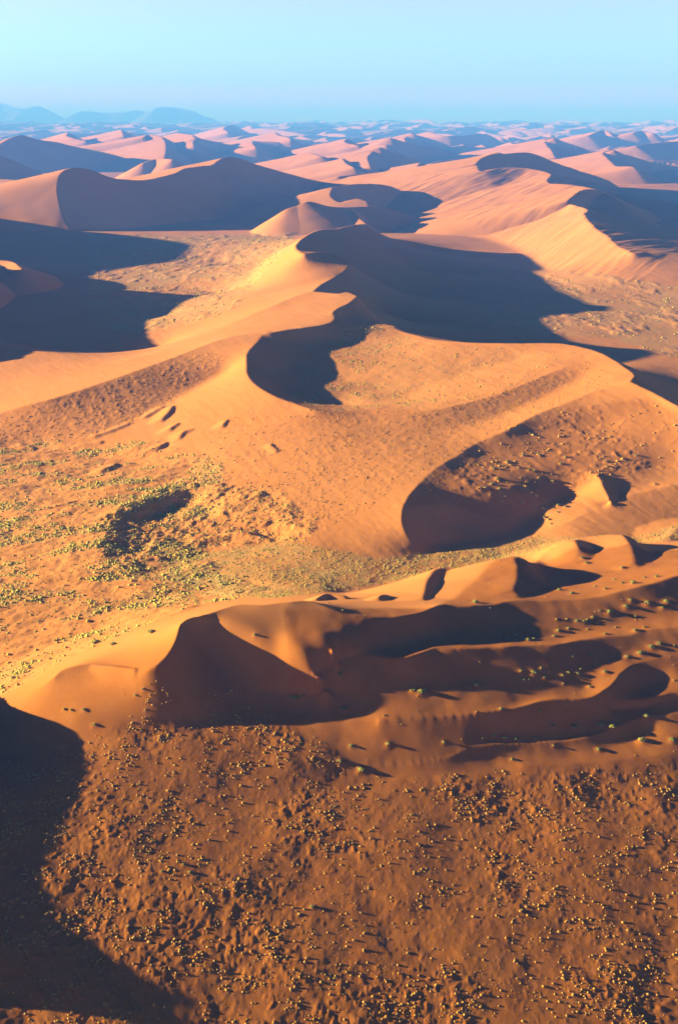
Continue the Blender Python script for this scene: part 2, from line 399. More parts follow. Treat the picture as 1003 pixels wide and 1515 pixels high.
ridge(yy([(507, 234, 7600), (512, 240, 7300), (524, 247, 7000)]), .2, .5, .4, .3)
ridge(yy([(622, 240, 7300), (618, 246, 7000), (624, 251, 6800)]), .17, .5, .4, .3)
ridge(yy([(430, 240, 8000), (452, 227, 8300), (475, 232, 8000)]), .2, .3, .25, .3)
# far right
ridge(yy([(818, 203, 11500), (806, 207, 11000), (809, 214, 10200), (815, 222, 9400), (821, 232, 8600)]), .17, .5, .4, .3)
ridge(yy([(820, 203, 10800), (840, 211, 11000), (868, 221, 11300)]), .3, .6, .5, .3)
ridge(yy([(904, 221, 8600), (892, 226, 8300), (897, 233, 7900), (905, 240, 7500), (914, 246, 7200), (937, 248, 7000)]), .17, .5, .4, .3)
ridge(yy([(908, 222, 8300), (930, 230, 8500), (965, 240, 8800), (1010, 246, 9000)]), .3, .6, .5, .3)
ridge(yy([(870, 200, 14000), (893, 193, 15500), (905, 199, 14500)]), .2, .4, .3, .3)
ridge(yy([(936, 196, 14500), (950, 194, 15000), (966, 198, 14500)]), .2, .5, .45, .3)
ridge(yy([(940, 215, 10500), (990, 209, 11000), (1040, 205, 11500)]), .2, .4, .3, .3)

# ------------------------------------------------------------------ the sand sea out to the horizon
def sand_sea():
    g = np.random.default_rng(5)
    for n in range(1700):
        r = 9500 * math.exp(g.random() ** .8 * 2.25)
        t = g.uniform(-.42, .42)
        x, y = r * sin(t), r * cos(t)
        h = g.uniform(30, 95) * (1 + .6 * min(1, max(0, r - 15000) / 30000)) * (1.5 if g.random() < .12 else 1)
        if r < 13000: h *= .65
        L = g.uniform(3, 10) * h
        ang = g.normal(0.55, .55)
        k = g.uniform(-.7, .7)
        pts = []
        for s in np.linspace(-1, 1, 5):
            a = ang + k * s
            pts.append((x + L * s * sin(a), y + L * s * cos(a) * 1.3, h * (1 - .55 * s * s) * g.uniform(.85, 1.1)))
        ridge(pts, g.uniform(.17, .3), .65, .6, g.uniform(.17, .3), .004)
sand_sea()

# ------------------------------------------------------------------ masks and relief
def inside(px, py, poly):
    m = np.zeros(px.shape, bool)
    n = len(poly)
    for k in range(n):
        (x0, y0), (x1, y1) = poly[k], poly[(k + 1) % n]
        if y0 == y1: continue
        c = ((py >= min(y0, y1)) & (py < max(y0, y1)) & (px < (py - y0) / (y1 - y0) * (x1 - x0) + x0))
        m ^= c
    return m
PX, PY = project(X, Y, Z)
def region(poly, ymin, ymax, soften=14):
    m = (inside(PX, PY, poly) & (Y > ymin) & (Y < ymax)).astype(F32)
    return blur(m, soften)

def smooth01(a, lo, hi):
    t = np.clip((a - lo) / (hi - lo), 0, 1)
    return (t * t * (3 - 2 * t)).astype(F32)

def height(x, y):
    i, j = index_of(x, y)
    i0, j0 = np.clip(np.floor(i).astype(int), 0, NR - 2), np.clip(np.floor(j).astype(int), 0, NC - 2)
    a, b = i - i0, j - j0
    return (Z[i0, j0] * (1 - a) + Z[i0 + 1, j0] * a) * (1 - b) + (Z[i0, j0 + 1] * (1 - a) + Z[i0 + 1, j0 + 1] * a) * b

def on_ground(px, py):
    ux, uy, uz = ray(px, py)
    t = np.exp(np.linspace(math.log(300), math.log(9000), 6000))
    x, y, z = ux * t, uy * t, CAM_H + uz * t
    below = np.nonzero(z < height(x, y))[0]
    k = below[0] if len(below) else -1
    return x[k], y[k], height(x[k:k + 1], y[k:k + 1])[0]


# ------------------------------------------------------------------ small dunes riding behind the ridges
def rider(pts, sl=.12, sr=.6, sf=.32, sb=.35, soften=3):
    global Z
    P = [on_ground(p[0], p[1]) for p in pts]
    add = bumps(P, [p[2] for p in pts], sl, sr, sf, sb, .0009)
    Z = Z + blur(np.maximum(add, 0), soften)
rider([(626, 888, 1.5), (631, 876, 4.5), (640, 868, 5), (655, 861, 4), (672, 857, 2)], .08, .6, .3, .3, 8)
rider([(672, 858, 4), (690, 853, 6), (715, 850, 8), (740, 849, 10), (758, 849, 12)], .12, .5, .2, .3, 8)
rider([(758, 849, 12), (763, 860, 11.5), (763, 870, 9), (758, 881, 5)], .1, .5, .3, .3, 8)
rider([(775, 842, 1), (800, 832, 4), (830, 823, 6.5), (870, 811, 8), (920, 808, 9)], .12, .5, .2, .3, 8)
rider([(920, 808, 9.5), (929, 818, 9), (934, 828, 7), (936, 838, 3)], .12, .5, .3, .3, 8)
rider([(850, 813, 7), (855, 822, 6), (850, 830, 3)], .2, .5, .3, .3, 8)
rider([(985, 800, 3), (1003, 792, 6), (1040, 788, 8)], .15, .6, .3, .3)
rider([(468, 889, 2), (485, 886, 4.5), (510, 886, 3)], .3, .7, .6, .3)
rider([(560, 888, 3), (566, 886, 3.6), (572, 885, 3)], .3, .7, .5, .4)
rider([(142, 986, 1.2), (165, 990, 2.2), (200, 993, 1.5)], .3, .7, .3, .7)
# little sand steps at the foot of the great dune
for q in ([(255, 603, 2.5), (250, 612, 3.5), (240, 622, 3)], [(262, 629, 2.5), (252, 636, 3)], [(285, 637, 1.5), (272, 642, 3), (266, 650, 2)], [(245, 657, 2.5), (235, 663, 3), (200, 674, 2)], [(335, 625, 2), (330, 632, 2.5)],
          [(140, 646, 2), (165, 638, 2), (190, 628, 2)], [(215, 618, 2), (240, 604, 2.5)], [(30, 660, 2.5), (50, 664, 2)], [(120, 660, 2), (150, 655, 2)], [(400, 660, 1.8), (410, 668, 1.5)], [(150, 700, 2.5), (170, 690, 3)], [(80, 752, 1.5), (110, 745, 1.5)], [(320, 798, 2.5), (360, 794, 3), (400, 800, 2)]):
    rider(q, .18, .6, .35, .35)

M_NEAR = region([(-600, 1250), (-60, 1150), (100, 1095), (170, 1078), (330, 1052), (420, 1075), (560, 1148), (760, 1150), (1003, 1130), (1400, 1120), (1400, 2600), (-900, 2600)], 100, 640, 24)
M_PLAIN = region([(-400, 655), (60, 652), (150, 662), (240, 650), (330, 690), (330, 730), (280, 800), (330, 850), (430, 872), (300, 895), (200, 930), (90, 980), (0, 1030), (-400, 1100)], 640, 1300, 20)
M_STRIP = region([(230, 830), (420, 800), (560, 826), (700, 812), (800, 792), (900, 800), (1003, 785), (1003, 800), (860, 812), (640, 850), (520, 872), (400, 885), (300, 880)], 760, 1000, 16)
M_HOLLOW = region([(140, 770), (200, 735), (270, 712), (400, 722), (470, 770), (450, 800), (330, 808), (250, 830), (150, 835)], 760, 1160, 16)
M_ARM = region([(-100, 640), (0, 615), (150, 572), (300, 520), (340, 530), (240, 605), (140, 648), (0, 658), (-100, 664)], 1150, 1600, 10)
M_FLANK = region([(330, 620), (430, 600), (640, 612), (860, 532), (928, 566), (760, 625), (640, 690), (560, 740), (480, 790), (400, 770), (300, 710)], 850, 1500, 16)
M_BOWL = region([(430, 590), (450, 520), (480, 490), (560, 482), (640, 510), (860, 520), (740, 580), (640, 604), (500, 606)], 1180, 1720, 10)
M_WALL = region([(600, 750), (660, 690), (760, 635), (920, 572), (1003, 610), (1003, 690), (900, 705), (800, 740), (740, 770), (660, 745)], 900, 1200, 10)
M_FLAT = region([(130, 350), (440, 345), (430, 360), (360, 440), (330, 470), (260, 505), (220, 512), (130, 470)], 1900, 4000, 8)
M_FLATR = region([(690, 420), (850, 400), (1100, 440), (1100, 560), (900, 500), (560, 485), (700, 470)], 1650, 2800, 8)
M_TERR = region([(420, 900), (640, 900), (760, 845), (1003, 800), (1200, 790), (1300, 1160), (560, 1160), (420, 1060)], 520, 860, 20)

# wind-built relief, in metres, laid out in the world
far_m = smooth01(Y, 2600, 4500)
Z += far_m * fbm(X, Y, 420, 4, 3) * 9 + smooth01(Y, 9000, 20000) * fbm(X, Y, 3000, 3, 9) * 40 + smooth01(Y, 20000, 36000) * 165
Z += (1 - M_NEAR) * fbm(X, Y, 90, 2, 21) * 1.1 * smooth01(Y, 850, 1300) * (1 - far_m)
Z += fbm(X, Y, 26, 2, 22) * .16 * (1 - far_m)

r3 = radians(24)
Z += (1 - M_NEAR) * (1 - far_m) * smooth01(Y, 760, 900) * (fbm(X * cos(r3) + Y * sin(r3), (-X * sin(r3) + Y * cos(r3)) * .14, 7, 3, 23) * .17 + fbm(X, Y, 5, 3, 24) * .13)
lump = np.maximum(0, fbm(X, Y, 5.5, 3, 31) + .05)
patch = smooth01(fbm(X, Y, 48, 3, 33), -.42, .30)
fold = fbm(X, Y, 30, 3, 35)
rot = radians(38)
diag = fbm(X * cos(rot) + Y * sin(rot), (-X * sin(rot) + Y * cos(rot)) * .35, 11, 3, 37)
wlow = smooth01(-Y, -470, -400) * smooth01(-X, -40, 60)
lump2 = np.maximum(0, fbm(X, Y, 2.6, 2, 32) + .02)
Z += M_NEAR * ((.3 + .7 * patch) * (lump * .5 + lump2 * .5 + diag * .22) + fold * .9 + wlow * diag * .55)
dl = fbm(X * .75, Y * 1.35, 30, 3, 41)
Z += M_PLAIN * (dl * 1.9 + np.abs(fbm(X, Y * 1.3, 15, 2, 43)) * .7 + np.maximum(0, fbm(X, Y, 5, 2, 44)) * .45)
Z += M_HOLLOW * np.maximum(0, fbm(X, Y, 5, 2, 45)) * .8 + M_HOLLOW * (fbm(X, Y, 20, 3, 46) * 1.8 + np.maximum(0, fbm(X, Y, 9, 2, 49)) * 1.5)
Z += M_STRIP * (fbm(X, Y, 24, 3, 46) * .5 + np.maximum(0, fbm(X, Y, 4.5, 2, 47)) * .3)
Z += M_ARM * np.maximum(0, fbm(X, Y, 5, 2, 48)) * .6
Z += M_FLANK * (np.maximum(0, fbm(X, Y, 5, 2, 49)) * .28 + fbm(X * .5 + Y * .2, Y, 20, 3, 50) * .3)
Z += M_BOWL * (np.maximum(0, fbm(X, Y, 6, 2, 51)) * .3 + fbm(X, Y, 32, 2, 52) * .6)
Z += M_WALL * (np.maximum(0, fbm(X, Y, 6.5, 2, 53)) * .8 * smooth01(fbm(X, Y, 60, 2, 54), -.2, .2))
Z += M_FLAT * (np.maximum(0, fbm(X, Y * .6, 26, 3, 55)) * 3)
Z += M_FLATR * (np.maximum(0, fbm(X, Y * .5, 26, 3, 56)) * 2.4)
Z += M_TERR * (fbm(X * 1.2, Y, 17, 2, 57) * .35 + fbm(X, Y * 1.4, 9, 2, 59) * .12)
r2 = radians(-35)
streak = fbm((X * cos(r2) + Y * sin(r2)), (-X * sin(r2) + Y * cos(r2)) * .12, 26, 3, 58)
M_STREAK = region([(560, 275), (700, 240), (815, 258), (900, 290), (1000, 372), (940, 420), (820, 400), (700, 330), (600, 310)], 2450, 6000, 6)
Z += M_STREAK * streak * 1.8

# ------------------------------------------------------------------ places on the ground
ZX, ZY, ZS = 700, 840, 300 / 1003
BIG = [(425,105,28),(487,122,28),(600,90,16),(652,100,24),(697,55,18),(735,72,24),(790,70,40),(845,45,22),(905,40,26),(10,165,36),(778,158,28),(755,190,36),(860,170,38),(955,163,36),(935,193,30),(675,215,38),
 (625,212,18),(590,243,22),(413,253,20),(463,253,16),(512,260,30),(545,262,30),(565,255,20),(800,238,22),(703,292,14),(650,323,24),(800,305,30),(845,290,18),(212,333,26),(400,335,22),(270,352,30),(298,350,22),
 (420,308,28),(470,298,20),(172,352,24),(148,316,18),(565,302,14),(575,435,18),(490,438,18),(605,450,14),(825,418,40),(758,437,28),(880,388,36),(918,372,34),(990,385,16),(235,508,24),(300,515,34),(335,495,20),
 (248,553,20),(275,553,14),(352,540,20),(442,530,22),(470,518,20),(515,522,24),(530,500,14),(650,513,28),(445,572,14),(573,587,22),(12,575,32),(137,697,24),(325,705,22),(15,712,14),(615,690,14),(615,652,12),(855,730,36),(990,555,14)]
spots = [(700 + a * .2991, 840 + b * .2991, d * .2991) for a, b, d in BIG]
BIG5 = [(540,550,30),(560,575,30),(735,598,26),(455,620,14),(345,305,26),(420,290,26),(455,296,20),(352,350,24),(372,360,20),(383,382,16),(415,325,16),(395,172,26),(120,160,30),(130,210,24),(98,108,26),(245,45,22),(300,120,22),(275,118,20),
 (90,185,22),(60,205,24),(35,205,18),(85,240,18),(225,103,18),(185,92,18),(165,75,22),(235,155,16),(325,155,20),(430,85,22),(455,52,22),(655,75,20),(660,100,24),(645,50,16),(610,148,14),(640,172,10),(805,45,20),(895,185,18)]
spots += [(700 + a * .2991, 660 + b * .2991, d * .2991) for a, b, d in BIG5]
BIG2 = [(18,375,18),(40,484,16),(148,480,18),(68,555,24),(5,530,20),(312,475,12),(480,376,16),(592,380,14),(695,427,24),(775,421,24),(808,426,24),(895,468,28),(905,398,22),(985,466,22),(632,424,14),(768,495,18),(512,524,12),(635,485,10),
 (582,463,12),(490,460,16),(525,462,16),(425,462,10),(457,455,12),(768,368,12),(740,310,12),(790,265,22),(247,325,26),(400,305,30),(6,275,18),(225,322,14)]
spots += [(500 + a * .5015, 860 + b * .5015, d * .5015) for a, b, d in BIG2]
BIG6 = [(155,170,10),(225,210,16),(210,535,16),(220,518,14),(565,605,22),(600,612,26),(628,610,18),(30,635,20),(240,700,20),(430,730,14),(750,538,10),(523,500,10),(610,550,10),(903,468,10),(390,342,8)]
spots += [(440 + a * .2991, 840 + b * .2991, d * .2991) for a, b, d in BIG6]
spots += [(200 + a / 4, 0 + b / 4, d / 4) for a, b, d in []]
spots += [(96, 1049, 6), (106, 1050, 6), (125, 1049, 7), (127, 1052, 4), (140, 1072, 9), (212, 1019, 6), (201, 1029, 5), (377, 939, 6), (366, 966, 5), (216, 1051, 5), (436, 1032, 12), (449, 1031, 8), (142, 949, 14), (168, 952, 10), (225, 934, 14),
          (75, 974, 7), (20, 1002, 9), (45, 988, 7), (247, 842, 0), (462, 1341, 8), (272, 1279, 6), (240, 1289, 6), (281, 1290, 6)]
kept = []
for sp in spots:
    if sp[2] > 0 and all(hypot(sp[0] - q[0], sp[1] - q[1]) > 3.2 for q in kept):
        kept.append(sp)
BUSHES = []
for px, py, d in kept:
    x, y, z = on_ground(px, py + d * .25)
    rad = max(.45, .5 * d * hypot(y, CAM_H - z) / FOC)
    BUSHES.append([px, py, x, y, z, rad])
# the sand each large shrub has caught: a low mound with a tail to lee
for bsh in BUSHES:
    x, y, rad = bsh[2], bsh[3], bsh[5]
    i, j = index_of(np.array([x]), np.array([y])); rr = rad * 3.4 / hypot(x, y)
    i0, i1 = np.searchsorted(R, hypot(x, y) - rad * 3.4), np.searchsorted(R, hypot(x, y) + rad * 3.4)
    j0, j1 = np.searchsorted(TH, atan2(x, y) - rr), np.searchsorted(TH, atan2(x, y) + rr)
    dx, dy = X[i0:i1, j0:j1] - x, Y[i0:i1, j0:j1] - y
    Z[i0:i1, j0:j1] += F32(rad * .3) * np.exp(-((np.where(dx > 0, dx * .7, dx)) ** 2 + dy * dy) / (1.1 * rad) ** 2)
for bsh in BUSHES:
    bsh[4] = float(height(np.array([bsh[2]]), np.array([bsh[3]]))[0])

# ------------------------------------------------------------------ meshes of the ground
C = bpy.context.scene.collection
def mesh_from(name, verts, faces, smooth=True):
    me = bpy.data.meshes.new(name)
    me.vertices.add(len(verts)); me.vertices.foreach_set('co', np.ascontiguousarray(verts, F32).ravel())
    k = faces.shape[1]
    me.loops.add(faces.size); me.loops.foreach_set('vertex_index', np.ascontiguousarray(faces, np.int32).ravel())
    me.polygons.add(len(faces)); me.polygons.foreach_set('loop_start', np.arange(0, faces.size, k, dtype=np.int32))
    me.polygons.foreach_set('use_smooth', np.full(len(faces), smooth))
    me.update(calc_edges=True)
    return me

cover = np.clip(M_STRIP * .7 + M_PLAIN * (.1 + .6 * smooth01(fbm(X * .7, Y * 1.5, 34, 3, 83), -.08, .3)) + M_FLAT * .75 + M_FLATR * .6 + M_BOWL * .15, 0, 1)
cover *= np.clip(.75 + fbm(X, Y, 70, 3, 61) * .7, 0, 1)
basin = region([(520, 400), (640, 380), (800, 380), (960, 460), (800, 500), (560, 480)], 1700, 3600, 10)
cover = np.maximum(cover, basin * .35)
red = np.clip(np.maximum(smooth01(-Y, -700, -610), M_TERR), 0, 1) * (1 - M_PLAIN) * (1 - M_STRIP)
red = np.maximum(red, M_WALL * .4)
ground_m = None

idx = np.arange(NR * NC, dtype=np.int64).reshape(NR, NC)
quads = np.stack([idx[:-1, :-1], idx[:-1, 1:], idx[1:, 1:], idx[1:, :-1]], -1).reshape(-1, 4)
PX, PY = project(X, Y, Z)
cx = (PX[:-1, :-1] + PX[1:, 1:]) / 2; cy = (PY[:-1, :-1] + PY[1:, 1:]) / 2; cY = Y[:-1, :-1]
lab = np.zeros(cx.shape, np.int32)
DUNES = [
 ('broad near dune with a winding crest, its dim red slope speckled with tussocks', [(-900, 1200), (0, 1050), (80, 1003), (140, 983), (205, 992), (245, 972), (268, 922), (300, 910), (430, 890), (560, 914), (650, 894), (757, 888), (850, 887), (1003, 851), (1500, 800), (1500, 3000), (-900, 3000)], 200, 760),
 ('great star dune with a hanging bowl and a crescent hollow in its flank', [(-200, 670), (-200, 520), (0, 512), (130, 524), (225, 519), (330, 485), (440, 434), (500, 431), (535, 438), (500, 465), (600, 485), (700, 505), (840, 506), (905, 526), (940, 555), (1003, 598), (1300, 740), (1200, 785), (900, 800), (790, 792), (700, 806), (627, 820), (560, 823), (500, 806), (380, 750), (230, 690), (60, 660)], 880, 1960),
 ('hooked orange ridge in front of the dark middle basin', [(360, 440), (380, 395), (405, 370), (440, 352), (500, 334), (545, 328), (545, 345), (500, 365), (530, 390), (530, 436), (460, 431)], 1850, 3100),
 ('long rosy dune with a dark lee face behind the middle basin', [(660, 333), (700, 327), (760, 322), (839, 296), (860, 280), (912, 290), (1003, 330), (1200, 350), (1200, 400), (960, 430), (900, 430), (815, 402), (750, 365), (700, 348)], 2400, 4400),
 ('large far dune with a wide blue shaded face above the grassy flat', [(-60, 345), (-60, 270), (60, 272), (90, 256), (165, 260), (254, 255), (331, 230), (379, 240), (520, 278), (440, 305), (280, 327), (108, 346)], 3750, 6200),
 ('small pointed dune with a dim furrowed face', [(378, 345), (418, 311), (456, 296), (530, 304), (600, 316), (662, 332), (545, 334), (465, 347)], 3600, 4150),
]
for k, (_, poly, y0, y1) in enumerate(DUNES):
    lab[inside(cx, cy, poly) & (cY > y0) & (cY < y1) & (lab == 0)] = k + 1
flat_lab = lab.ravel()
V = np.stack([X, Y, Z], -1).reshape(-1, 3)
GROUND_OBJS = []
for k in range(len(DUNES) + 1):
    q = quads[flat_lab == k]
    used = np.unique(q)
    remap = np.zeros(NR * NC, np.int32); remap[used] = np.arange(len(used))
    nm = 'desert_ground' if k == 0 else 'dune'
    me = mesh_from(nm, V[used], remap[q])
    for an, arr in (('cover', cover), ('red', red)):
        at_ = me.attributes.new(an, 'FLOAT', 'POINT'); at_.data.foreach_set('value', np.ascontiguousarray(arr.ravel()[used], F32))
    o = bpy.data.objects.new(nm, me); C.objects.link(o); o['kind'] = 'structure'
    if k: o['label'] = DUNES[k - 1][0]; o['category'] = 'dune'
    GROUND_OBJS.append(o)

def mountain(profile, Yd, label):
    P = spline([at_y(px, py, Yd + dy) for px, py, dy in profile], .0008)
    gx = np.linspace(P[:, 0].min() - 1800, P[:, 0].max() + 1800, 260); gy = np.linspace(P[:, 1].min() - 2600, P[:, 1].max() + 2600, 90)
    GX, GY = np.meshgrid(gx, gy)
    h = np.full(GX.shape, -150.0)
    for x, y, z in P:
        h = np.maximum(h, z - np.sqrt((.5 * (GX - x)) ** 2 + (.55 * (GY - y)) ** 2))
    h -= (50 + np.clip(P[:, 2].max() - h, 0, 500) * .3) * np.abs(fbm(GX, GY, 1500, 4, 71, .5))
    ii = np.arange(GX.size).reshape(GX.shape)
    q = np.stack([ii[:-1, :-1], ii[:-1, 1:], ii[1:, 1:], ii[1:, :-1]], -1).reshape(-1, 4)
    me = mesh_from('mountain', np.stack([GX, GY, h], -1).reshape(-1, 3), q)
    o = bpy.data.objects.new('mountain', me); C.objects.link(o); o['kind'] = 'structure'; o['label'] = label; o['category'] = 'mountain'
    return o
MOUNT = [mountain([(225, 166, 0), (233, 159, 500), (250, 157.5, 900), (268, 160, 800), (285, 163.5, 500), (300, 170, 300), (318, 176, 0)], 50000, 'flat-topped blue mountain on the horizon'),
         mountain([(100, 171, 0), (120, 163.5, 500), (150, 166, 800), (185, 165, 500), (205, 163, 900), (228, 166, 300)], 51500, 'low blue range beside the flat-topped mountain on the horizon'),
         mountain([(-80, 158, 0), (-30, 152, 600), (4, 153, 800), (20, 157, 300), (38, 160, 0), (58, 156.5, 500), (72, 163, 300), (90, 170, 0)], 54000, 'peaked blue range at the far left of the horizon')]

# ------------------------------------------------------------------ materials
def mat(name):
    m = bpy.data.materials.new(name); m.use_nodes = True
    nt = m.node_tree; nt.nodes.clear()
    out = nt.nodes.new('ShaderNodeOutputMaterial')
    return m, nt, out
def nd(nt, kind, **kw):
    n = nt.nodes.new(kind)
    for k, v in kw.items():
        if k in n.inputs.keys() if hasattr(n.inputs, 'keys') else False: n.inputs[k].default_value = v
        else: setattr(n, k, v)
    return n
def noise_tex(nt, co, scale, detail=3, rough=.55):
    n = nt.nodes.new('ShaderNodeTexNoise'); n.inputs['Scale'].default_value = scale; n.inputs['Detail'].default_value = detail; n.inputs['Roughness'].default_value = rough
    nt.links.new(co, n.inputs['Vector']); return n.outputs['Fac']
def ramp(nt, fac, stops):
    r = nt.nodes.new('ShaderNodeValToRGB'); e = r.color_ramp.elements
    while len(e) < len(stops): e.new(.5)
    for k, (p, c) in enumerate(stops):
        e[k].position = p; e[k].color = (*c, 1) if len(c) == 3 else c
    nt.links.new(fac, r.inputs[0]); return r.outputs[0]
def mix(nt, fac, a, b, mode='MIX'):
    n = nt.nodes.new('ShaderNodeMix'); n.data_type = 'RGBA'; n.blend_type = mode
    for s, v in ((n.inputs['Factor'], fac), (n.inputs[6], a), (n.inputs[7], b)):
        if hasattr(v, 'is_linked') or hasattr(v, 'links'): nt.links.new(v, s)
        elif isinstance(v, (int, float)): s.default_value = v
        else: s.default_value = (*v, 1)
    return n.outputs[2]
def math_n(nt, op, a, b=0.0):
    n = nt.nodes.new('ShaderNodeMath'); n.operation = op
    for s, v in zip(n.inputs, (a, b)):
        if isinstance(v, (int, float)): s.default_value = v
        else: nt.links.new(v, s)
    return n.outputs[0]

def sand_material():
    m, nt, out = mat('sand')
    geo = nt.nodes.new('ShaderNodeNewGeometry'); P = geo.outputs['Position']
    p = nt.nodes.new('ShaderNodeBsdfPrincipled'); p.inputs['Roughness'].default_value = .9; p.inputs['Specular IOR Level'].default_value = .08
    def attr(n):
        a = nt.nodes.new('ShaderNodeAttribute'); a.attribute_name = n; return a.outputs['Fac']
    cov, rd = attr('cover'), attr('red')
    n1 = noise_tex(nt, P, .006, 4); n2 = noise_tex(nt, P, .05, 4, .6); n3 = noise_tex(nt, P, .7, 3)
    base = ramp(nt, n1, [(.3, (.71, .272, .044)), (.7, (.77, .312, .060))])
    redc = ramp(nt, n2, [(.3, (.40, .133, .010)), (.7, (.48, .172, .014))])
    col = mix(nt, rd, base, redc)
    col = mix(nt, .22, col, ramp(nt, n3, [(.3, (.55, .55, .55)), (.7, (1, 1, 1))]), 'MULTIPLY')
    grass = ramp(nt, n3, [(.3, (.42, .27, .055)), (.7, (.66, .45, .13))])
    gm = math_n(nt, 'MULTIPLY', cov, ramp(nt, n2, [(.35, (.25,) * 3), (.6, (1,) * 3)]))
    col = mix(nt, gm, col, grass)
    nt.links.new(col, p.inputs['Base Color'])
    bmp = nt.nodes.new('ShaderNodeBump'); bmp.inputs['Strength'].default_value = .5; bmp.inputs['Distance'].default_value = .12
    nt.links.new(noise_tex(nt, P, 1.1, 4, .6), bmp.inputs['Height'])
    nt.links.new(bmp.outputs[0], p.inputs['Normal'])
    nt.links.new(p.outputs[0], out.inputs['Surface'])
    return m
SAND = sand_material()
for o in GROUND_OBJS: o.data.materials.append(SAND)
def rock_material():
    m, nt, out = mat('far_rock')
    geo = nt.nodes.new('ShaderNodeNewGeometry')
    p = nt.nodes.new('ShaderNodeBsdfPrincipled'); p.inputs['Roughness'].default_value = .9
    nt.links.new(ramp(nt, noise_tex(nt, geo.outputs['Position'], .0015, 5), [(.3, (.10, .07, .05)), (.7, (.16, .11, .08))]), p.inputs['Base Color'])
    nt.links.new(p.outputs[0], out.inputs['Surface']); return m
ROCK = rock_material()
for o in MOUNT: o.data.materials.append(ROCK)

def leaf_material(name, c0, c1, scale=1.4):
    m, nt, out = mat(name)
    geo = nt.nodes.new('ShaderNodeNewGeometry'); oi = nt.nodes.new('ShaderNodeObjectInfo')
    p = nt.nodes.new('ShaderNodeBsdfPrincipled'); p.inputs['Roughness'].default_value = .75; p.inputs['Specular IOR Level'].default_value = .15
    f = math_n(nt, 'ADD', math_n(nt, 'MULTIPLY', noise_tex(nt, geo.outputs['Position'], scale, 2), .75), math_n(nt, 'MULTIPLY', oi.outputs['Random'], .3))
    nt.links.new(ramp(nt, f, [(.3, c0), (.75, c1)]), p.inputs['Base Color'])
    nt.links.new(p.outputs[0], out.inputs['Surface']); return m
SHRUB = leaf_material('shrub_leaves', (.15, .17, .02), (.46, .42, .06))
TUSSOCK = leaf_material('dry_tussock_straw', (.36, .20, .02), (.68, .43, .06))
GREEN = leaf_material('yellow_green_tussock', (.33, .30, .025), (.68, .56, .08), .25)
TWIG = leaf_material('shrub_twigs', (.10, .06, .03), (.2, .13, .07))

# ------------------------------------------------------------------ plants
def ico(sub):
    import bmesh
    bm = bmesh.new(); bmesh.ops.create_icosphere(bm, subdivisions=sub, radius=1)
    v = np.array([p.co[:] for p in bm.verts]); f = np.array([[q.index for q in fc.verts] for fc in bm.faces]); bm.free()
    return v, f
I1, I2 = ico(1), ico(2)

def tuft(seed, leaves=0):
    g = np.random.default_rng(seed)
    v, f = I1
    v = v * (1 + g.normal(0, .17, (len(v), 1)))
    v = v * np.array([g.uniform(.85, 1.15), g.uniform(.85, 1.15), g.uniform(.75, 1.05)])
    v[:, 2] = np.maximum(v[:, 2], -.25) + .12
    return v, f
TUFTS = [tuft(100 + k) for k in range(9)]

def clump(seed):
    """A rounded shrub: several leafy heads, each a lumpy core wrapped in small leaf faces."""
    g = np.random.default_rng(seed)
    vs, fs, n = [], [], 0
    heads = [(0, 0, .42, .62)] + [(g.uniform(.3, .62) * cos(a), g.uniform(.3, .62) * sin(a), g.uniform(.22, .45), g.uniform(.34, .5)) for a in np.linspace(0, 6.28, 7)[:-1] + g.uniform(-.4, .4, 6)]
    for hx, hy, hz, hr in heads:
        v, f = I1
        v = v * (1 + g.normal(0, .16, (len(v), 1))) * hr * .86
        vs.append(v + (hx, hy, hz)); fs.append(f + n); n += len(v)
        m = 46
        d = g.normal(size=(m, 3)); d /= np.linalg.norm(d, axis=1)[:, None]; d[:, 2] = np.abs(d[:, 2]) * 1.1 - .25
        c = d * hr * g.uniform(.75, 1.12, (m, 1)) + (hx, hy, hz)
        a = g.normal(size=(m, 3)); a /= np.linalg.norm(a, axis=1)[:, None]
        b = np.cross(a, d); b /= np.linalg.norm(b, axis=1)[:, None]
        sz = g.uniform(.07, .15, (m, 1))
        tri = np.stack([c + a * sz, c - a * sz * .6 + b * sz * .7, c - a * sz * .6 - b * sz * .7], 1).reshape(-1, 3)
        vs.append(tri); fs.append(np.arange(m * 3).reshape(-1, 3) + n); n += m * 3
    v = np.concatenate(vs); v[:, 2] = np.maximum(v[:, 2], -.15)
    return v, np.concatenate(fs)
def twigs(seed):
    g = np.random.default_rng(seed); vs, fs, n = [], [], 0
    for k in range(9):
        a = g.uniform(0, 6.28); r = g.uniform(.3, .75); top = np.array([r * cos(a), r * sin(a), g.uniform(.35, .8)]); base = np.array([.08 * cos(a), .08 * sin(a), -.15])
        side = np.cross(top - base, (0, 0, 1.0)); side /= np.linalg.norm(side); up = np.cross(side, top - base); up /= np.linalg.norm(up)
        w0, w1 = .045, .015
        ring = [base + side * w0, base - side * .5 * w0 + up * .87 * w0, base - side * .5 * w0 - up * .87 * w0, top + side * w1, top - side * .5 * w1 + up * .87 * w1, top - side * .5 * w1 - up * .87 * w1]
        vs += ring
        for a_, b_ in ((0, 1), (1, 2), (2, 0)): fs += [[n + a_, n + b_, n + b_ + 3], [n + a_, n + b_ + 3, n + a_ + 3]]
        n += 6
    return np.array(vs), np.array(fs)
CLUMPS, TWIGS = [], []
for k in range(5):
    me = mesh_from('foliage', *clump(200 + k)); me.materials.append(SHRUB); CLUMPS.append(me)
    me = mesh_from('twigs', *twigs(300 + k)); me.materials.append(TWIG); TWIGS.append(me)
TUFT_ME = {}
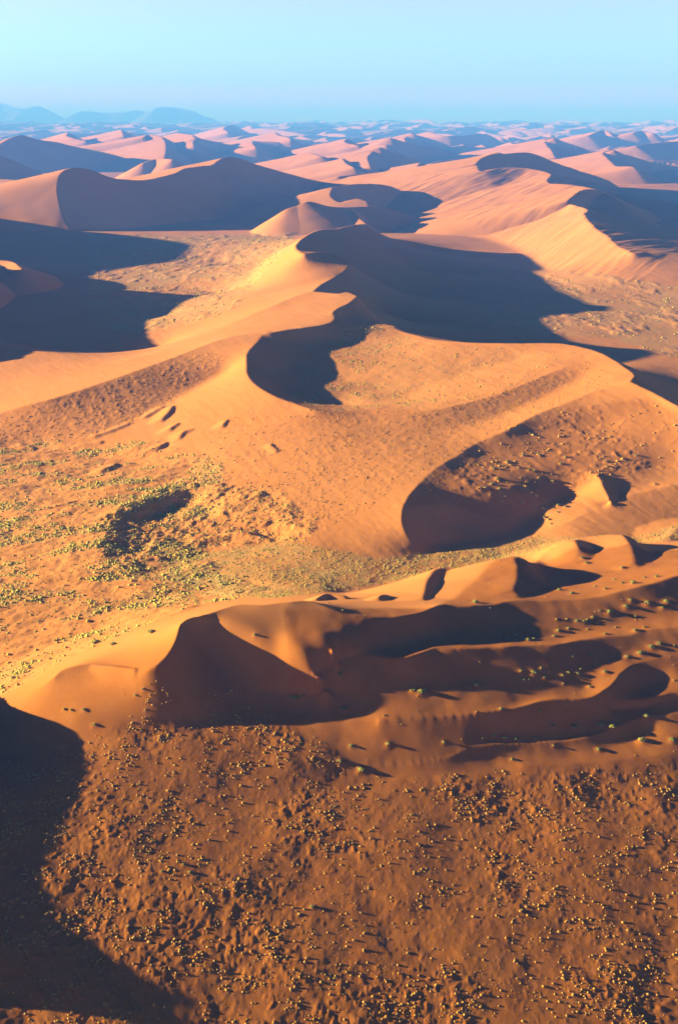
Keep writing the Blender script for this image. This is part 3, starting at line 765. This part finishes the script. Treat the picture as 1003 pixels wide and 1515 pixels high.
for mname, mm in (('dry', TUSSOCK), ('green', GREEN)):
    TUFT_ME[mname] = []
    for v, f in TUFTS[:5]:
        me = mesh_from('tussock', v, f); me.materials.append(mm); TUFT_ME[mname].append(me)

ORD = 'first second third fourth fifth sixth seventh eighth ninth tenth eleventh twelfth thirteenth fourteenth fifteenth sixteenth seventeenth eighteenth nineteenth twentieth'.split()
def ordinal(k):
    if k < 20: return ORD[k]
    tens = {2: 'twenty', 3: 'thirty', 4: 'forty', 5: 'fifty', 6: 'sixty'}; tenth = {30: 'thirtieth', 40: 'fortieth', 50: 'fiftieth', 60: 'sixtieth'}
    return tenth.get(k + 1) or tens[(k + 1) // 10] + '-' + ORD[(k + 1) % 10 - 1]
def zone(px, py):
    if py < 800: return 'on the wall of the crescent hollow' if px < 790 or py < 700 else 'at the foot of the crescent hollow'
    if px < 320: return 'at the foot of the winding crest' if py < 1200 and py > 1000 else ('beside the winding crest' if py <= 1000 else 'low on the speckled slope')
    if py < 886: return 'among the small dunes behind the ridges'
    if py < 905: return 'along the uppermost ridge'
    if py < 925: return 'above the shaded trough'
    if py < 952: return 'in the shaded trough'
    if py < 985: return 'just below the bright second lip'
    if py < 1010: return 'on the middle step of the ridges'
    if py < 1045: return 'along the third lip'
    if py < 1080: return 'between the third and fourth lips'
    if py < 1200: return 'along the lowest lip'
    return 'low on the speckled slope'
zones = {}
for b_ in BUSHES: zones.setdefault(zone(b_[0], b_[1]), []).append(b_)
kb = 0
for zn in zones:
    zones[zn].sort(key=lambda q: q[0])
    for k, (px, py, x, y, z, rad) in enumerate(zones[zn]):
        o = bpy.data.objects.new('shrub', None); C.objects.link(o); o.empty_display_size = .3
        s = rad * 1.12
        o.location = (x, y, z); o.rotation_euler = (0, 0, random.uniform(0, 6.28)); o.scale = (s, s * random.uniform(.85, 1.1), s * (random.uniform(.42, .54) if rad > 1.3 else random.uniform(.55, .7)))
        big = 'large bushy' if rad > 2.0 else ('round' if rad > 1.2 else 'small')
        o['label'] = f'{big} yellow-green shrub {zn}, {ordinal(k)} from the left'; o['category'] = 'shrub'; o['group'] = 'yellow-green shrubs on the dunes'
        f = bpy.data.objects.new('foliage', CLUMPS[kb % 5]); C.objects.link(f); f.parent = o
        t = bpy.data.objects.new('woody_stem', TWIGS[kb % 5]); C.objects.link(t); t.parent = o
        kb += 1

# countless tussocks and shrubs: where they grow, per square metre
AREA = (R[:, None] ** 2 * np.gradient(LR)[:, None] * np.gradient(TH)[None, :]).astype(F32)
seen = ((PX > -120) & (PX < 1123) & (PY < 1640)).astype(F32)
cl1 = smooth01(fbm(X, Y, 26, 3, 81), -.12, .35); cl2 = smooth01(fbm(X, Y, 9, 2, 82), -.1, .4); cl3 = smooth01(fbm(X * .7, Y * 1.5, 34, 3, 83), -.08, .3)
ARR_X, ARR_Y, ARR_R, ARR_K = [], [], [], []
def sow(dens, r0, r1, kind):
    n = rng.poisson(np.clip(dens * seen * AREA, 0, 3))
    i, j = np.nonzero(n)
    c = n[i, j]; i, j = np.repeat(i, c), np.repeat(j, c)
    k = (i < NR - 1) & (j < NC - 1); i, j = i[k], j[k]
    a, b = rng.random(len(i)), rng.random(len(i))
    r = R[i] * (1 - a) + R[i + 1] * a; t = TH[j] * (1 - b) + TH[j + 1] * b
    ARR_X.append(r * np.sin(t)); ARR_Y.append(r * np.cos(t)); ARR_R.append(r0 + (r1 - r0) * rng.random(len(i)) ** 2.2); ARR_K.append(np.full(len(i), kind))
sow(M_NEAR * (.02 + .3 * (.25 + .75 * patch) * cl2), .24, .8, 0)
sow(M_TERR * (1 - M_NEAR) * .0022, .25, .6, 0)
slope_top = region([(150, 1045), (225, 1010), (330, 1012), (470, 1060), (480, 1120), (330, 1200), (120, 1150)], 500, 620, 20)
sow(slope_top * (.06 * cl2), .45, 1.0, 0)
wl = smooth01(-X, 60, 220)
sow(M_PLAIN * (.006 + .11 * cl3 * cl2 + .05 * cl3) * (.6 + .9 * wl),   .5, 1.5, 1)
sow(M_PLAIN * (.02 + .2 * cl3 * (.4 + .6 * cl2)) * (.5 + .8 * wl), .3, .75, 1)
sow(M_STRIP * (.09 + .14 * cl1), .3, .85, 1)
sow(M_HOLLOW * .085, .5, 1.0, 1)
sow(M_ARM * (.022), .55, 1.1, 2)
sow(M_FLANK * (.012 + .025 * cl1), .5, 1.0, 2)
sow(M_BOWL * (.006 + .07 * cl1 * smooth01(-X, -150, -20)), .5, 1.3, 1)
sow(M_WALL * (.002 + .05 * cl1 * cl2), .6, 1.6, 2)
sow(M_FLAT * .006 * cl1, 1.2, 2.4, 1)
sow(M_FLATR * .004 * cl1, 1.2, 2.2, 1)
TX, TY, TR, TK = map(np.concatenate, (ARR_X, ARR_Y, ARR_R, ARR_K))
TZ = height(TX, TY)
tpx, tpy = project(TX, TY, TZ)
print('plants', len(TX), [int((TK == k).sum()) for k in range(3)])

# the ones that show largest become objects of their own
scr = TR / np.hypot(TY, CAM_H - TZ) * ((tpx > 5) & (tpx < 998) & (tpy < 1500))
order = np.argsort(-scr)
pick = np.zeros(len(TX), bool)
def take(sel, n):
    q = [k for k in order if sel[k]][:n]
    pick[q] = True
take((TK == 1) & (tpy > 640) & (tpy < 1050), 110)
take((TK == 0), 60)
take((TK == 2), 40)
NAMES = {0: ('dry straw tussock scattered on the dim red slope of the near dune', 'dry tussocks on the near slope', 'tussock', 'dry'),
         1: ('yellow-green tussock bush on the pale grassy plain behind the winding crest', 'tussock bushes on the plain', 'bush', 'green'),
         2: ('sandy yellow tussock on the sunlit flank of the great dune', 'tussocks on the great dune', 'tussock', 'dry')}
for k in np.nonzero(pick)[0]:
    kd = int(TK[k]); lb, gr, ct, mk = NAMES[kd]
    o = bpy.data.objects.new('tussock', TUFT_ME[mk][k % 5]); C.objects.link(o)
    s = TR[k]
    o.location = (TX[k], TY[k], TZ[k]); o.rotation_euler = (0, 0, random.uniform(0, 6.28)); o.scale = (s * random.uniform(.85, 1.2), s, s * random.uniform(.7, 1))
    o['label'] = lb; o['group'] = gr; o['category'] = ct

def scatter(name, sel, material):
    sel = np.nonzero(sel)[0]
    if not len(sel): return
    var = rng.integers(0, len(TUFTS), len(sel)); ang = rng.uniform(0, 6.283, len(sel))
    VV, FF, n = [], [], 0
    for q in range(len(TUFTS)):
        ss = sel[var == q]; a = ang[var == q]
        if not len(ss): continue
        v, f = TUFTS[q]
        ca, sa = np.cos(a)[:, None], np.sin(a)[:, None]
        x = (v[None, :, 0] * ca - v[None, :, 1] * sa) * TR[ss][:, None] + TX[ss][:, None]
        y = (v[None, :, 0] * sa + v[None, :, 1] * ca) * TR[ss][:, None] + TY[ss][:, None]
        z = v[None, :, 2] * TR[ss][:, None] * (.75 + .3 * ca) + TZ[ss][:, None]
        VV.append(np.stack([x, y, z], -1).reshape(-1, 3))
        FF.append((f[None] + (np.arange(len(ss)) * len(v))[:, None, None] + n).reshape(-1, 3)); n += len(ss) * len(v)
    me = mesh_from(name, np.concatenate(VV), np.concatenate(FF)); me.materials.append(material)
    o = bpy.data.objects.new(name, me); C.objects.link(o); o['kind'] = 'stuff'
    return o
for nm, kd, mm, lb in (('dry_grass', 0, TUSSOCK, 'countless dry tussocks over the near red slope'), ('desert_scrub', 1, GREEN, 'yellow-green scrub over the plain'), ('dune_grass', 2, TUSSOCK, 'sandy tufts over the great dune')):
    o = scatter(nm, (TK == kd) & ~pick, mm); o['label'] = lb

# ------------------------------------------------------------------ haze
import bmesh
bm = bmesh.new(); bmesh.ops.create_cube(bm, size=1)
me = bpy.data.meshes.new('haze'); bm.to_mesh(me); bm.free()
hz = bpy.data.objects.new('haze', me); C.objects.link(hz); hz['kind'] = 'stuff'
zlo, zhi = float(min(Z.min(), -152)) - 1  , 1090
hz.scale = (200000, 112000, zhi - zlo); hz.location = (0, 56000 - 8000, (zhi + zlo) / 2)
m, nt, out = mat('haze_air')
pv = nt.nodes.new('ShaderNodeVolumePrincipled')
pv.inputs['Color'].default_value = (.09, .31, 1, 1); pv.inputs['Density'].default_value = 7.3e-5; pv.inputs['Absorption Color'].default_value = (.42, .48, 1, 1)
nt.links.new(pv.outputs[0], out.inputs['Volume']); me.materials.append(m)

# ------------------------------------------------------------------ light, sky, camera
sc = bpy.context.scene
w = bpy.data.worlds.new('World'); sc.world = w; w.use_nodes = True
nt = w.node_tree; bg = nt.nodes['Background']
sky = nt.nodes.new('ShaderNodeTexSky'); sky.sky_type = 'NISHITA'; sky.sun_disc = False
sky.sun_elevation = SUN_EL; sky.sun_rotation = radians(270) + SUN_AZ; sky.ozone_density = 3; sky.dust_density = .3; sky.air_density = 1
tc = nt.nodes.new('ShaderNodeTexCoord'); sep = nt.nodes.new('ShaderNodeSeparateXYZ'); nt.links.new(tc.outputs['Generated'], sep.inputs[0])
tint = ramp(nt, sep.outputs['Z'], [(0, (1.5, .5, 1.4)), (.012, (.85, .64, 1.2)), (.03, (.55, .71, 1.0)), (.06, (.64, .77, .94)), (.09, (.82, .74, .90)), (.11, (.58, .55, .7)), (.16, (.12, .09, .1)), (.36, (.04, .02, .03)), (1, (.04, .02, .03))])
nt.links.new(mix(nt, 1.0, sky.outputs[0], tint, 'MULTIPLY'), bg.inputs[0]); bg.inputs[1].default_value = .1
L = bpy.data.lights.new('sun', 'SUN'); L.energy = 5; L.angle = radians(.5); L.color = (1, .86, .78)
so = bpy.data.objects.new('sun', L); C.objects.link(so)
from mathutils import Vector
so.rotation_euler = Vector((-cos(SUN_EL) * cos(SUN_AZ), cos(SUN_EL) * sin(SUN_AZ), sin(SUN_EL))).to_track_quat('Z', 'Y').to_euler()

cam = bpy.data.cameras.new('camera'); co = bpy.data.objects.new('camera', cam); C.objects.link(co)
cam.sensor_fit = 'VERTICAL'; cam.sensor_height = 36; cam.sensor_width = 24; cam.lens = 36 * FOC / H0
cam.clip_start = 1; cam.clip_end = 300000
co.location = (0, 0, CAM_H); co.rotation_euler = (radians(90) - PITCH, 0, 0)
sc.camera = co
sc.view_settings.view_transform = 'Standard'; sc.view_settings.look = 'None'; sc.view_settings.exposure = 1.92; sc.view_settings.gamma = 1
sc.cycles.use_denoising = True
